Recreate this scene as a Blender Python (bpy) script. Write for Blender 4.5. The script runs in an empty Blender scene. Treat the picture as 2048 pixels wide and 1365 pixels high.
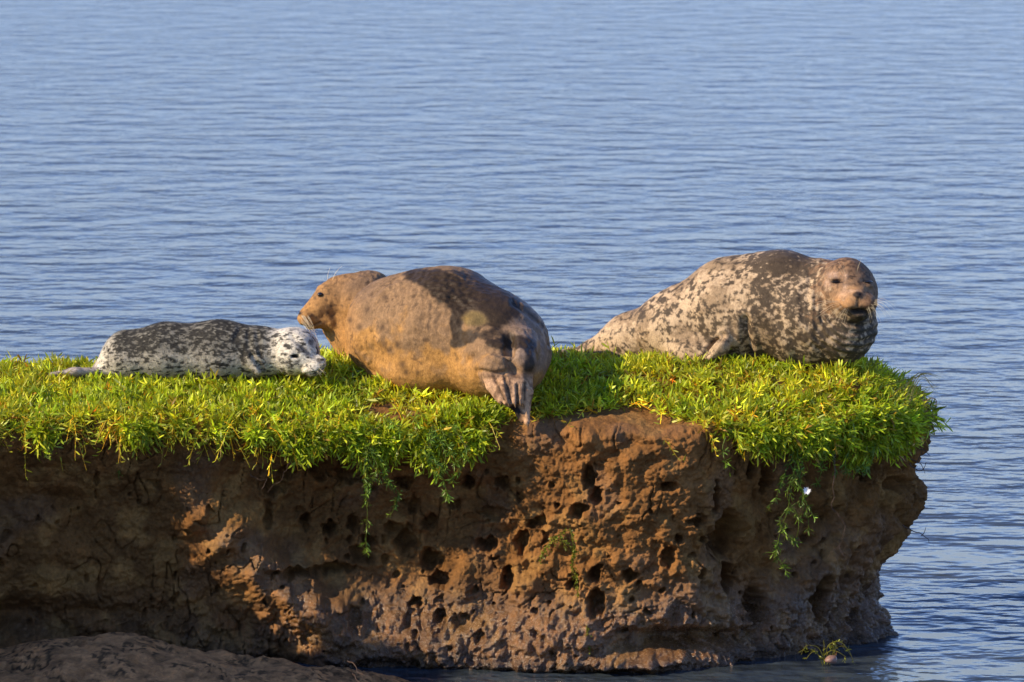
import bpy, math, random
import numpy as np
from mathutils import Vector
R = math.radians
rng = np.random.default_rng(7)
random.seed(7)
scene = bpy.context.scene
col = scene.collection

# ------------------------------------------------------------------ camera
PITCH = R(7.0); DIST = 25.0; FPX = 10000.0            # focal length in photo pixels (2048 wide)
TZ = 1.65
FW = np.array([0, math.cos(PITCH), -math.sin(PITCH)]); UP = np.array([0, math.sin(PITCH), math.cos(PITCH)])
CAM = np.array([0, 0, TZ]) - DIST * FW
cd = bpy.data.cameras.new('camera'); cam = bpy.data.objects.new('camera', cd); col.objects.link(cam)
cam.location = CAM; cam.rotation_euler = (math.pi/2 - PITCH, 0, 0)
cd.sensor_width = 36.0; cd.lens = 36.0 * FPX / 2048.0; cd.clip_start = 0.5; cd.clip_end = 3000
cd.dof.use_dof = True; cd.dof.focus_distance = 25.2; cd.dof.aperture_fstop = 7.1
scene.camera = cam

# ------------------------------------------------------------------ light
SUN = Vector((-0.80, -0.33, 0.50)).normalized()
el = math.asin(SUN.z); az = math.atan2(SUN.x, SUN.y)
w = bpy.data.worlds.new('World'); scene.world = w; w.use_nodes = True
nt = w.node_tree; nt.nodes.clear()
sky = nt.nodes.new('ShaderNodeTexSky'); sky.sky_type = 'NISHITA'; sky.sun_disc = False
sky.sun_elevation = el; sky.sun_rotation = az; sky.air_density = 1.0; sky.dust_density = 0.1; sky.ozone_density = 3.0
bg = nt.nodes.new('ShaderNodeBackground'); bg.inputs[1].default_value = 0.145
wo = nt.nodes.new('ShaderNodeOutputWorld')
tn = nt.nodes.new('ShaderNodeMix'); tn.data_type = 'RGBA'; tn.blend_type = 'MULTIPLY'; tn.inputs[0].default_value = 1; tn.inputs[7].default_value = (.87, .91, 1.22, 1)
nt.links.new(sky.outputs[0], tn.inputs[6]); nt.links.new(tn.outputs[2], bg.inputs[0]); nt.links.new(bg.outputs[0], wo.inputs[0])
sd = bpy.data.lights.new('sun', 'SUN'); sd.energy = 5.0; sd.angle = R(0.5); sd.color = (1.0, 0.80, 0.55)
so = bpy.data.objects.new('sun', sd); col.objects.link(so)
so.rotation_euler = SUN.to_track_quat('Z', 'Y').to_euler(); so.location = (-8, -6, 9)
vs = scene.view_settings; vs.view_transform = 'Standard'; vs.look = 'None'; vs.exposure = 0.5; vs.gamma = 1; vs.use_curve_mapping = False

# ------------------------------------------------------------------ helpers
def at(px, py, Y):
    d = FW + (px-1024)/FPX*np.array([1, 0, 0]) - (py-682.5)/FPX*UP
    return CAM + d*((Y-CAM[1])/d[1])

def proj(P):
    q = P - CAM; d = q @ FW
    return 1024 + FPX*q[..., 0]/d, 682.5 - FPX*(q @ UP)/d

def sstep(a, b, x):
    t = np.clip((x-a)/(b-a), 0, 1); return t*t*(3-2*t)

def line_d(px, py, pts):
    """distance in photo pixels to a polyline"""
    d = np.full(len(px), 1e9)
    for (x0, y0), (x1, y1) in zip(pts[:-1], pts[1:]):
        vx, vy = x1-x0, y1-y0; t = np.clip(((px-x0)*vx+(py-y0)*vy)/(vx*vx+vy*vy), 0, 1)
        d = np.minimum(d, np.hypot(px-x0-t*vx, py-y0-t*vy))
    return d
_perm = np.random.default_rng(3).permutation(256).astype(np.int32); _perm = np.concatenate([_perm, _perm, _perm])
_g = np.random.default_rng(5).normal(size=(256, 3)); _g /= np.linalg.norm(_g, axis=1)[:, None]
def noise(P, scale=1.0, off=0.0):
    """gradient noise about -0.7..0.7; scale = feature size in metres (scalar or 3-vector)"""
    p = P/np.asarray(scale) + off + 100.0
    i = np.floor(p).astype(np.int32); f = p - i; u = f*f*f*(f*(f*6-15)+10); i &= 255
    out = 0
    for dx in (0, 1):
        wx = u[:, 0] if dx else 1-u[:, 0]
        for dy in (0, 1):
            wy = u[:, 1] if dy else 1-u[:, 1]
            for dz in (0, 1):
                wz = u[:, 2] if dz else 1-u[:, 2]
                h = _perm[_perm[_perm[i[:, 0]+dx] + ((i[:, 1]+dy) & 255)] + ((i[:, 2]+dz) & 255)]
                gr = _g[h & 255]
                out = out + wx*wy*wz*(gr[:, 0]*(f[:, 0]-dx)+gr[:, 1]*(f[:, 1]-dy)+gr[:, 2]*(f[:, 2]-dz))
    return out*1.5
def fbm(P, scale, octs=4, off=0.0, gain=.5):
    s = 0; a = 1
    for k in range(octs):
        s = s + a*noise(P, np.asarray(scale)/2**k, off+k*17.3); a *= gain
    return s
def billow(P, scale, octs=4, off=0.0, gain=.5):
    s = 0; a = 1
    for k in range(octs):
        s = s + a*(np.abs(noise(P, np.asarray(scale)/2**k, off+k*11.7))*2-.5); a *= gain
    return s

def mesh_np(name, V, F, mat, cols=None, smooth=True, parent=None, wet=None):
    """V (n,3), F list of arrays (m,k)"""
    me = bpy.data.meshes.new(name)
    if not isinstance(F, list): F = [F]
    F = [np.asarray(f, np.int32) for f in F if len(f)]
    nl = sum(f.size for f in F); nf = sum(len(f) for f in F)
    me.vertices.add(len(V)); me.vertices.foreach_set('co', np.asarray(V, np.float32).ravel())
    me.loops.add(nl); me.loops.foreach_set('vertex_index', np.concatenate([f.ravel() for f in F]))
    me.polygons.add(nf)
    tot = np.concatenate([np.full(len(f), f.shape[1], np.int32) for f in F])
    st = np.concatenate([[0], np.cumsum(tot)[:-1]]).astype(np.int32)
    me.polygons.foreach_set('loop_start', st); me.polygons.foreach_set('loop_total', tot)
    me.polygons.foreach_set('use_smooth', np.full(nf, smooth))
    me.update(calc_edges=True); me.validate()
    if cols is not None:
        a = me.color_attributes.new('tint', 'FLOAT_COLOR', 'POINT')
        c = np.ones((len(V), 4), np.float32); c[:, :3] = cols
        if wet is not None: c[:, 3] = wet
        a.data.foreach_set('color', c.ravel())
    o = bpy.data.objects.new(name, me); col.objects.link(o)
    if mat: me.materials.append(mat)
    if parent: o.parent = parent; o.matrix_parent_inverse = parent.matrix_world.inverted()
    return o

def tag(o, label=None, cat=None, group=None, kind=None):
    if label: o['label'] = label
    if cat: o['category'] = cat
    if group: o['group'] = group
    if kind: o['kind'] = kind
    return o
def empty(name, loc):
    o = bpy.data.objects.new(name, None); col.objects.link(o); o.location = loc; o.empty_display_size = .1
    bpy.context.view_layer.update(); return o

def tube(path, rad, sides=5):
    """path (n,3), rad scalar or (n,)"""
    path = np.asarray(path, float); n = len(path); rad = np.broadcast_to(rad, (n,))
    t = np.gradient(path, axis=0); t /= np.linalg.norm(t, axis=1)[:, None]+1e-9
    a = np.array([.3, .2, .9]); a = a if abs(a @ t[0]) < .9 else np.array([1, 0, 0])
    u = np.cross(t, a); u /= np.linalg.norm(u, axis=1)[:, None]+1e-9; v = np.cross(t, u)
    th = np.arange(sides)*2*math.pi/sides
    V = (path[:, None] + rad[:, None, None]*(np.cos(th)[None, :, None]*u[:, None]+np.sin(th)[None, :, None]*v[:, None])).reshape(-1, 3)
    F = []
    for i in range(n-1):
        for k in range(sides):
            k2 = (k+1) % sides
            F.append((i*sides+k, i*sides+k2, (i+1)*sides+k2, (i+1)*sides+k))
    return V, np.array(F)

class Soup:
    def __init__(s): s.V = []; s.F = {}; s.C = []; s.n = 0
    def add(s, V, F, c=(1, 1, 1)):
        V = np.asarray(V, float); s.V.append(V); s.C.append(np.broadcast_to(np.asarray(c, float), V.shape).copy())
        F = np.asarray(F); s.F.setdefault(F.shape[1], []).append(F+s.n); s.n += len(V)
    def build(s, name, mat, parent=None, smooth=True):
        return mesh_np(name, np.concatenate(s.V), [np.concatenate(f) for f in s.F.values()], mat, np.concatenate(s.C), smooth, parent)

def ellip(c, r, M=None, nu=20, nv=12):
    th = np.linspace(0, 2*math.pi, nu, endpoint=False); ph = np.linspace(0.02, math.pi-.02, nv)
    P = np.stack([np.outer(np.sin(ph), np.cos(th)), np.outer(np.sin(ph), np.sin(th)), np.outer(np.cos(ph), np.ones(nu))], -1).reshape(-1, 3)*r
    if M is not None: P = P @ np.asarray(M).T
    F = [(i*nu+k, (i+1)*nu+k, (i+1)*nu+(k+1) % nu, i*nu+(k+1) % nu) for i in range(nv-1) for k in range(nu)]
    return P+c, np.array(F)

# ------------------------------------------------------------------ materials
def new_mat(name):
    m = bpy.data.materials.new(name); m.use_nodes = True
    t = m.node_tree; t.nodes.clear()
    o = t.nodes.new('ShaderNodeOutputMaterial'); p = t.nodes.new('ShaderNodeBsdfPrincipled')
    t.links.new(p.outputs[0], o.inputs[0]); return m, t, p, o
def N(t, kind, **kw):
    n = t.nodes.new(kind)
    for k, v in kw.items():
        if k in n.inputs: n.inputs[k].default_value = v
        else: setattr(n, k, v)
    return n
def noise_node(t, scale, detail=4, rough=.6, vec=None, sc=None):
    n = N(t, 'ShaderNodeTexNoise', Scale=scale, Detail=detail, Roughness=rough)
    if vec is not None:
        if sc is not None:
            mp = N(t, 'ShaderNodeMapping'); mp.inputs['Scale'].default_value = sc
            t.links.new(vec, mp.inputs[0]); vec = mp.outputs[0]
        t.links.new(vec, n.inputs['Vector'])
    return n
def ramp(t, src, stops):
    r = N(t, 'ShaderNodeValToRGB'); e = r.color_ramp.elements
    while len(e) < len(stops): e.new(.5)
    for k, (p, c) in enumerate(stops):
        e[k].position = p; e[k].color = c if len(c) == 4 else (*c, 1)
    t.links.new(src, r.inputs[0]); return r
def bump(t, h, strength, dist, prev=None):
    b = N(t, 'ShaderNodeBump', Strength=strength, Distance=dist); t.links.new(h, b.inputs['Height'])
    if prev: t.links.new(prev.outputs[0], b.inputs['Normal'])
    return b
def mixc(t, a, b, f, mode='MIX'):
    m = N(t, 'ShaderNodeMix', data_type='RGBA', blend_type=mode)
    for s, i in ((a, 6), (b, 7), (f, 0)):
        if hasattr(s, 'links'): t.links.new(s, m.inputs[i])
        elif i == 0: m.inputs[0].default_value = s
        else: m.inputs[i].default_value = (*s, 1)
    return m.outputs[2]

def mat_mud():
    m, t, p, o = new_mat('wet_mud')
    g = N(t, 'ShaderNodeNewGeometry'); pos = g.outputs['Position']
    va = N(t, 'ShaderNodeVertexColor', layer_name='tint')
    n1 = noise_node(t, 9, 6, .65, pos); n2 = noise_node(t, 60, 6, .7, pos); n3 = noise_node(t, 3.1, 3, .5, pos)
    r1 = ramp(t, n1.outputs[0], [(.3, (.6, .58, .56)), (.55, (1, 1, 1)), (.75, (1.35, 1.2, 1.0))])
    c = mixc(t, va.outputs[0], r1.outputs[0], 1.0, 'MULTIPLY')
    r2 = ramp(t, n2.outputs[0], [(.35, (.7, .7, .7)), (.6, (1.15, 1.15, 1.15))])
    c = mixc(t, c, r2.outputs[0], .8, 'MULTIPLY')
    t.links.new(c, p.inputs['Base Color'])
    # roughness from wetness (alpha of the tint)
    mr = N(t, 'ShaderNodeMath', operation='MULTIPLY_ADD'); t.links.new(va.outputs[1], mr.inputs[0]); mr.inputs[1].default_value = -.50; mr.inputs[2].default_value = .74
    ad = N(t, 'ShaderNodeMath', operation='MULTIPLY_ADD'); t.links.new(n2.outputs[0], ad.inputs[0]); ad.inputs[1].default_value = .35; t.links.new(mr.outputs[0], ad.inputs[2])
    sb = N(t, 'ShaderNodeMath', operation='SUBTRACT', use_clamp=True); t.links.new(ad.outputs[0], sb.inputs[0]); sb.inputs[1].default_value = .17
    t.links.new(sb.outputs[0], p.inputs['Roughness'])
    sp = N(t, 'ShaderNodeMath', operation='MULTIPLY_ADD'); t.links.new(va.outputs[1], sp.inputs[0]); sp.inputs[1].default_value = .85; sp.inputs[2].default_value = .12; t.links.new(sp.outputs[0], p.inputs['Specular IOR Level'])
    vo = N(t, 'ShaderNodeTexVoronoi', Scale=75.0); t.links.new(pos, vo.inputs['Vector'])
    b0 = bump(t, n1.outputs[0], .35, .02); b1 = bump(t, vo.outputs[0], .25, .006, b0); b2 = bump(t, n2.outputs[0], 1.0, .015, b1)
    t.links.new(b2.outputs[0], p.inputs['Normal'])
    return m

def mat_leaf():
    m, t, p, o = new_mat('purslane_leaf')
    va = N(t, 'ShaderNodeVertexColor', layer_name='tint')
    t.links.new(va.outputs[0], p.inputs['Base Color']); p.inputs['Roughness'].default_value = .45
    p.inputs['Specular IOR Level'].default_value = .4
    tr = N(t, 'ShaderNodeBsdfTranslucent')
    c = mixc(t, va.outputs[0], (1.25, 1.2, .45), 1.0, 'MULTIPLY')
    t.links.new(c, tr.inputs[0])
    mx = N(t, 'ShaderNodeMixShader'); mx.inputs[0].default_value = .38
    t.links.new(p.outputs[0], mx.inputs[1]); t.links.new(tr.outputs[0], mx.inputs[2]); t.links.new(mx.outputs[0], o.inputs[0])
    return m

def mat_coat(name, spec=.25):
    m, t, p, o = new_mat(name)
    g = N(t, 'ShaderNodeNewGeometry'); pos = g.outputs['Position']
    va = N(t, 'ShaderNodeVertexColor', layer_name='tint')
    n1 = noise_node(t, 170, 3, .6, pos, (1, .6, .6)); n2 = noise_node(t, 28, 5, .6, pos)
    r1 = ramp(t, n1.outputs[0], [(.3, (.68, .68, .68)), (.7, (1.3, 1.3, 1.3))])
    c = mixc(t, va.outputs[0], r1.outputs[0], .8, 'MULTIPLY')
    r2 = ramp(t, n2.outputs[0], [(.35, (.82, .8, .78)), (.65, (1.12, 1.12, 1.12))])
    c = mixc(t, c, r2.outputs[0], .8, 'MULTIPLY')
    t.links.new(c, p.inputs['Base Color'])
    mr = N(t, 'ShaderNodeMath', operation='MULTIPLY_ADD'); t.links.new(va.outputs[1], mr.inputs[0]); mr.inputs[1].default_value = -.45; mr.inputs[2].default_value = .85
    t.links.new(mr.outputs[0], p.inputs['Roughness']); p.inputs['Specular IOR Level'].default_value = spec
    if name == 'seal_fur':
        tr = N(t, 'ShaderNodeBsdfTranslucent'); t.links.new(c, tr.inputs[0]); mx = N(t, 'ShaderNodeMixShader'); mx.inputs[0].default_value = .3
        t.links.new(p.outputs[0], mx.inputs[1]); t.links.new(tr.outputs[0], mx.inputs[2]); t.links.new(mx.outputs[0], o.inputs[0])
    b1 = bump(t, n2.outputs[0], .25, .012); b2 = bump(t, n1.outputs[0], .5, .004, b1)
    t.links.new(b2.outputs[0], p.inputs['Normal'])
    return m

def mat_simple(name, base, rough=.5, spec=.5):
    m, t, p, o = new_mat(name)
    g = N(t, 'ShaderNodeNewGeometry'); n = noise_node(t, 80, 4, .6, g.outputs['Position'])
    r = ramp(t, n.outputs[0], [(.3, tuple(x*.7 for x in base)), (.7, tuple(min(1, x*1.25) for x in base))])
    t.links.new(r.outputs[0], p.inputs['Base Color']); p.inputs['Roughness'].default_value = rough
    p.inputs['Specular IOR Level'].default_value = spec
    return m

def mat_water():
    m, t, p, o = new_mat('river_water')
    g = N(t, 'ShaderNodeNewGeometry'); pos = g.outputs['Position']
    p.inputs['Base Color'].default_value = (.035, .048, .06, 1); p.inputs['Roughness'].default_value = .19
    p.inputs['IOR'].default_value = 1.333; p.inputs['Specular IOR Level'].default_value = .5
    n1 = noise_node(t, 1.5, 3, .55, pos, (.85, 1, 1))
    n2 = noise_node(t, 4.0, 3, .6, pos, (.95, 1, 1))
    n3 = noise_node(t, .40, 3, .6, pos)
    n4 = noise_node(t, 16, 2, .5, pos, (.6, 1, 1))
    pa = N(t, 'ShaderNodeMapRange'); t.links.new(n3.outputs[0], pa.inputs[0]); pa.inputs[1].default_value = .35; pa.inputs[2].default_value = .65; pa.inputs[3].default_value = .35; pa.inputs[4].default_value = 1.25
    mu = N(t, 'ShaderNodeMath', operation='MULTIPLY'); t.links.new(n2.outputs[0], mu.inputs[0]); t.links.new(pa.outputs[0], mu.inputs[1])
    mu1 = N(t, 'ShaderNodeMath', operation='POWER'); t.links.new(n1.outputs[0], mu1.inputs[0]); mu1.inputs[1].default_value = 1.8
    b1 = bump(t, mu1.outputs[0], 1.0, .17); b2 = bump(t, mu.outputs[0], 1.0, .042, b1); b3 = bump(t, n4.outputs[0], 1.0, .004, b2)
    t.links.new(b3.outputs[0], p.inputs['Normal'])
    return m

MUD = mat_mud(); LEAF = mat_leaf(); WATER = mat_water()
COAT = mat_coat('seal_coat'); FUR = mat_coat('seal_fur', .08)
BLACK = mat_simple('dark_eye', (.008, .007, .006), .12, .6)
HORN = mat_simple('claw_horn', (.16, .10, .05), .35)
WHISK = mat_simple('whisker_hair', (.75, .62, .38), .4)
NOSE = mat_simple('nose_skin', (.02, .016, .014), .35)
STONE = mat_simple('pebble_stone', (.22, .13, .10), .5)
ROOT = mat_simple('root_wood', (.07, .04, .025), .7)
PETAL = mat_simple('flower_petal', (.8, .8, .78), .5)

# ------------------------------------------------------------------ water
def build_water():
    s = 1500
    V = np.array([(-s, -60, 0), (s, -60, 0), (s, 2200, 0), (-s, 2200, 0)], float)
    o = mesh_np('water', V, np.array([(0, 1, 2, 3)]), WATER); o['kind'] = 'structure'
build_water()

# ------------------------------------------------------------------ bank
def top_z(X, Y):
    z = 1.235 + .60*sstep(-2.85, -3.4, X)*sstep(-.85, -1.3, Y) + .045*sstep(-.9, -2.0, X)*sstep(.5, 0, Y) + .165*sstep(-.05, .75, Y) - .03*sstep(.9, 1.5, Y)  # first rise: unseen hump at the left end, added to shade the shoal
    z = z - .085*sstep(-.9, -2.0, X)*sstep(.7, 1.15, Y) + .02*sstep(.2, .9, X)*sstep(.2, .8, Y) - .19*sstep(1.68, 2.15, X)*sstep(.1, .5, Y)
    return z
CP = np.array([(-5.6, -4.6), (-4.6, -3.4), (-3.55, -2.1), (-3.05, -.85), (-2.6, -.30), (-1.5, -.10), (-.6, .02), (.1, -.02), (.75, -.07), (1.12, .04), (1.6, .28), (1.97, .55),  # first points: unseen left end, bent forward to cast shade
               (2.14, .9), (2.1, 1.22), (1.75, 1.5), (1.0, 1.55), (-1, 1.4), (-2.6, 1.15), (-4, 1.2), (-5.5, 1.2)])
def catmull(CP, n=60):
    out = []
    for i in range(len(CP)-1):
        p0 = CP[max(i-1, 0)]; p1 = CP[i]; p2 = CP[i+1]; p3 = CP[min(i+2, len(CP)-1)]
        t = np.linspace(0, 1, n, endpoint=False)[:, None]
        out.append(.5*((2*p1)+(-p0+p2)*t+(2*p0-5*p1+4*p2-p3)*t*t+(-p0+3*p1-3*p2+p3)*t**3))
    out.append(CP[-1:]); return np.concatenate(out)
def plan_curve():
    c = catmull(CP); d = np.r_[0, np.cumsum(np.linalg.norm(np.diff(c, axis=0), axis=1))]
    mid = .5*(c[1:]+c[:-1])
    fine = (mid[:, 0] > -2.75) & ((mid[:, 1] < .7) | (mid[:, 0] > 1.7)) & ~((mid[:, 1] > .9) & (mid[:, 0] < 1.9))
    dens = np.where(fine, 1/.0052, 1/.03)
    cum = np.r_[0, np.cumsum(dens*np.diff(d))]
    s = np.interp(np.arange(0, cum[-1]), cum, d)
    P = np.stack([np.interp(s, d, c[:, 0]), np.interp(s, d, c[:, 1])], 1)
    t = np.stack([np.interp(s+.04, d, c[:, 0])-np.interp(s-.04, d, c[:, 0]), np.interp(s+.04, d, c[:, 1])-np.interp(s-.04, d, c[:, 1])], 1)
    t /= np.linalg.norm(t, axis=1)[:, None]
    return P, np.stack([t[:, 1], -t[:, 0]], 1)
# (px, py, sx, sy, depth) in photo pixels : burrows and cavities
HOLES = [(618,1052,10,8,.08),(671,1072,12,12,.12),(740,1100,14,12,.12),(715,1065,11,13,.08),(812,1098,18,24,.14),(788,1073,12,12,.1),
 (860,1135,18,20,.13),(877,1172,15,14,.12),(856,1061,12,14,.08),(968,1100,17,12,.12),(1040,1090,14,20,.13),(982,1038,22,12,.07),(1073,1048,16,12,.1),
 (1158,1019,15,12,.11),(1181,955,11,24,.12),(1196,988,11,15,.12),(998,970,13,12,.09),(935,974,11,12,.1),(808,974,14,12,.08),(550,1146,8,6,.08),
 (831,1212,12,9,.09),(707,1239,14,22,.06),(881,1237,11,11,.09),(926,1243,17,13,.09),(1015,1165,13,20,.12),(1189,1148,15,12,.1),(1195,1203,14,22,.13),
 (1152,1164,12,14,.11),(1261,1148,14,9,.1),(825,1028,9,16,.07),(905,1023,9,8,.06),(963,1268,10,10,.06),(1330,969,13,8,.11),(1431,1001,10,24,.1),
 (1466,1076,30,42,.16),(1471,1162,18,26,.13),(1531,1222,20,32,.14),(1679,1212,17,42,.16),(1747,955,11,10,.1),(1807,971,14,13,.09),(1335,1111,12,20,.1),
 (1355,1076,10,8,.09),(1391,1041,18,8,.09),(1772,1247,14,12,.09),(1546,961,14,28,.12),(1506,941,12,18,.08),(1640,1085,9,9,.06),(560,985,22,15,.1),(648,950,20,22,.09),
 (690,945,12,30,.09),(596,1150,30,9,.1),(665,1150,40,10,.1),(735,1122,22,14,.08),(705,965,30,12,.07),(545,1040,9,24,.05),(575,955,16,12,.08)]
# broad swells (+) and hollows (-)
SWELL = [(1270,1010,150,120,.10),(1340,900,110,50,.05),(1150,900,90,40,.04),(1250,1200,130,55,.06),(700,1055,150,75,-.10),(940,1060,130,90,-.05),
 (460,1080,60,55,.05),(540,1160,70,45,.09),(620,1220,70,40,.11),(740,1270,110,50,.10),(920,1170,38,48,.12),(900,1290,110,40,.11),(1100,1270,140,50,.13),(1060,1170,50,35,.08),
 (1260,1320,80,14,.12),(1000,1330,300,40,.15),(1360,1280,90,20,-.20),(1460,1278,60,16,-.12),(120,1010,60,20,-.09),(158,1055,28,28,-.10),(30,1260,90,36,-.25),(220,1150,160,80,.03),
 (60,900,90,40,.05),(320,960,140,60,.03),(1600,1050,90,120,-.05),(1740,1100,80,120,.04),(1660,960,120,40,.02),(1390,1150,40,40,.05),(680,1215,16,14,.07),
 (1850,990,40,50,.05),(1800,1290,60,30,.03),(1460,1100,50,60,-.09),(1500,1180,60,60,-.05),(1400,930,30,60,.03),(1120,1060,60,50,.03),(1590,1180,60,90,.03),(240,1240,200,20,-.05),(520,900,200,25,-.03),(1210,860,120,16,.03)]
def face_disp(P0):
    px, py = proj(P0)
    front = sstep(1.35, .9, P0[:, 1])
    d = np.zeros(len(P0))
    h = np.clip((1.2-P0[:, 2])/1.2, 0, 1.2)
    # undercut of the left two thirds, returning at the foot
    left = sstep(1120, 900, px)
    d -= left*(.17*sstep(.0, .30, h) + .05*sstep(.25, .9, h)*sstep(800, 500, px) - .09*sstep(.60, .95, h)*sstep(500, 800, px))
    d -= sstep(1430, 1560, px)*(.10*sstep(.05, .3, h))
    d -= sstep(1600, 1780, px)*(.17*sstep(.46, .78, h)-.06*sstep(.85,1,h)) - .03*sstep(1700,1800,px)
    for x, y, sx, sy, a in SWELL:
        d += front*a*np.exp(-(((px-x)/sx)**2+((py-y)/sy)**2))
    ls = line_d(px, py, [(400, 1040), (480, 1110), (580, 1185), (650, 1250), (680, 1320)]); d += .15*np.exp(-(ls/68)**2)*np.clip(1+.5*noise(P0, .12, 3.), .4, 1.5)
    lp = line_d(px, py, [(740, 1290), (900, 1270), (1050, 1240), (1200, 1290)]); d += .05*np.exp(-(lp/40)**2)
    # crack running down the left side
    lit = sstep(1000, 1120, px)*sstep(1600, 1400, px)
    rough = .72 + .28*sstep(850, 1050, px)
    low = sstep(1180, 1260, py)
    d += .030*fbm(P0, .30, 2, 3.1) + rough*.024*billow(P0, (.12, .12, .10), 4, 9.2, .5)
    d += low*(.036*billow(P0, (.10, .10, .09), 3, 40.2) + .008*billow(P0+.04*np.stack([fbm(P0, .1, 2, 17.1)]*3, 1), (.05, .05, .16), 3, 45.2))
    d += .009*fbm(P0, .035, 3, 21.0, .65) + .006*billow(P0, (.07, .07, .05), 3, 25.5, .6) + rough*.005*billow(P0, .03, 3, 5.5)
    # horizontal drying cracks and ledges
    led = np.abs(noise(P0+.10*np.stack([fbm(P0, .25, 3, 5.1)]*3, 1), (.30, .30, .16), 60.0)); d -= .034*sstep(.035, 0, led)*sstep(0, .35, noise(P0, .35, 62.))
    d += rough*.045*billow(P0, (.26, .26, .22), 2, 19.2, .35)
    vt = np.abs(noise(P0+.05*np.stack([fbm(P0, .2, 2, 7.7)]*3, 1), (.09, .09, .5), 33.0)); d -= .034*sstep(.035, 0, vt)*sstep(-.1, .35, noise(P0, .3, 71.0))
    # jagged warp for the hole outlines
    wx = px + 9*noise(P0, .045, 80.0) + 5*noise(P0, .02, 81.0); wy = py + 9*noise(P0, .045, 90.0) + 5*noise(P0, .02, 91.0)
    hol = np.zeros(len(P0))
    for x, y, sx, sy, a in HOLES:
        r2 = ((wx-x)/(sx*1.05))**2+((wy-y)/(sy*1.05))**2
        hol = np.maximum(hol, a*np.exp(-r2**2.2)); d += .010*np.exp(-((np.sqrt(r2)-1.5)/.35)**2)*front
    # scattered small pits
    pit = noise(P0, .055, 50.0)*1.0; hol = np.maximum(hol, .05*sstep(.50, .62, pit)*sstep(900, 960, py)*rough)
    d -= hol*1.25*front
    return d
def build_bank():
    P, n = plan_curve(); S = len(P)
    zb = -.25; zr = top_z(P[:, 0], P[:, 1])
    RR = .06; nf = 270; nr = 10; nu = 70
    rows = []; dispw = []
    for k in range(nf):
        f = k/(nf-1); z = zb + f*(zr-RR-zb); rows.append(np.c_[P, z]); dispw.append(1.0)
    for k in range(1, nr+1):
        th = k/nr*math.pi/2; q = P - n*(RR*(1-math.cos(th))); rows.append(np.c_[q, zr-RR+RR*math.sin(th)]); dispw.append(1-.75*k/nr)
    Q = P - n*RR; sp = np.c_[np.clip(P[:, 0], -5.5, 1.35), np.full(S, .72)]
    for k in range(1, nu+1):
        u = k/nu; q = Q + (sp-Q)*u
        z = np.minimum(top_z(q[:, 0], q[:, 1]), 9); rows.append(np.c_[q, z*1.0]); dispw.append(max(0, .25-.25*u*8))
    G = np.stack(rows); W = np.repeat(np.array(dispw), S)
    V = G.reshape(-1, 3); nn = np.tile(np.c_[n, np.zeros(S)], (len(rows), 1))
    d = np.zeros(len(V)); i = W > 0
    d[i] = face_disp(V[i])
    V2 = V + nn*(d*W)[:, None]
    top = (np.repeat(np.arange(len(rows)), S) >= nf)
    V2[top, 2] += (.022*fbm(V[top], .22, 4, 2.0) + .006*noise(V[top], .03))
    # mud colour
    px, py = proj(V)
    wet = np.clip(sstep(.50, .22, V[:, 2])*(.25+.75*sstep(620, 760, px)) + .35*sstep(.1, .4, noise(V, .3, 12.0)) + .75*np.exp(-((px-520-(py-1130)*1.0)/70)**2)*sstep(1040, 1080, py), 0, 1)
    dark = np.array([.19, .092, .028]); red = np.array([.28, .132, .040]); och = np.array([.36, .195, .060])
    a = sstep(-.25, .35, fbm(V, .35, 3, 31.0)); b = sstep(900, 1150, px)*sstep(1620, 1400, px)  # b paints the sunlit middle of the face lighter
    a = np.clip(a*.5+b*.55, 0, 1)[:, None]
    c = dark*(1-a)+red*a; o = (sstep(.05, .45, fbm(V, .18, 3, 44.0))*.7)[:, None]; c = c*(1-o)+och*o
    st = np.exp(-((px-500-(py-1130)*.95)/75)**2)*sstep(1030, 1090, py)*sstep(-.3, .2, noise(V, .08, 15.))  # sunlit streak, painted as a warmer lighter band
    c = c*(1-.7*st[:, None]) + np.array([.44, .20, .050])*.7*st[:, None]
    c = c*(1-.25*wet[:, None])*(1-.45*sstep(.09, .03, V[:, 2]+.03*noise(V, .15, 8.)))[:, None] 
    m, nS = len(rows), S
    idx = np.arange(m*nS).reshape(m, nS)
    F = np.stack([idx[:-1, :-1], idx[:-1, 1:], idx[1:, 1:], idx[1:, :-1]], -1).reshape(-1, 4)
    o = mesh_np('mud_bank', V2, F, MUD, c, True, None, wet); o['kind'] = 'structure'
    return V2, F
BV, BF = build_bank()

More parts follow.
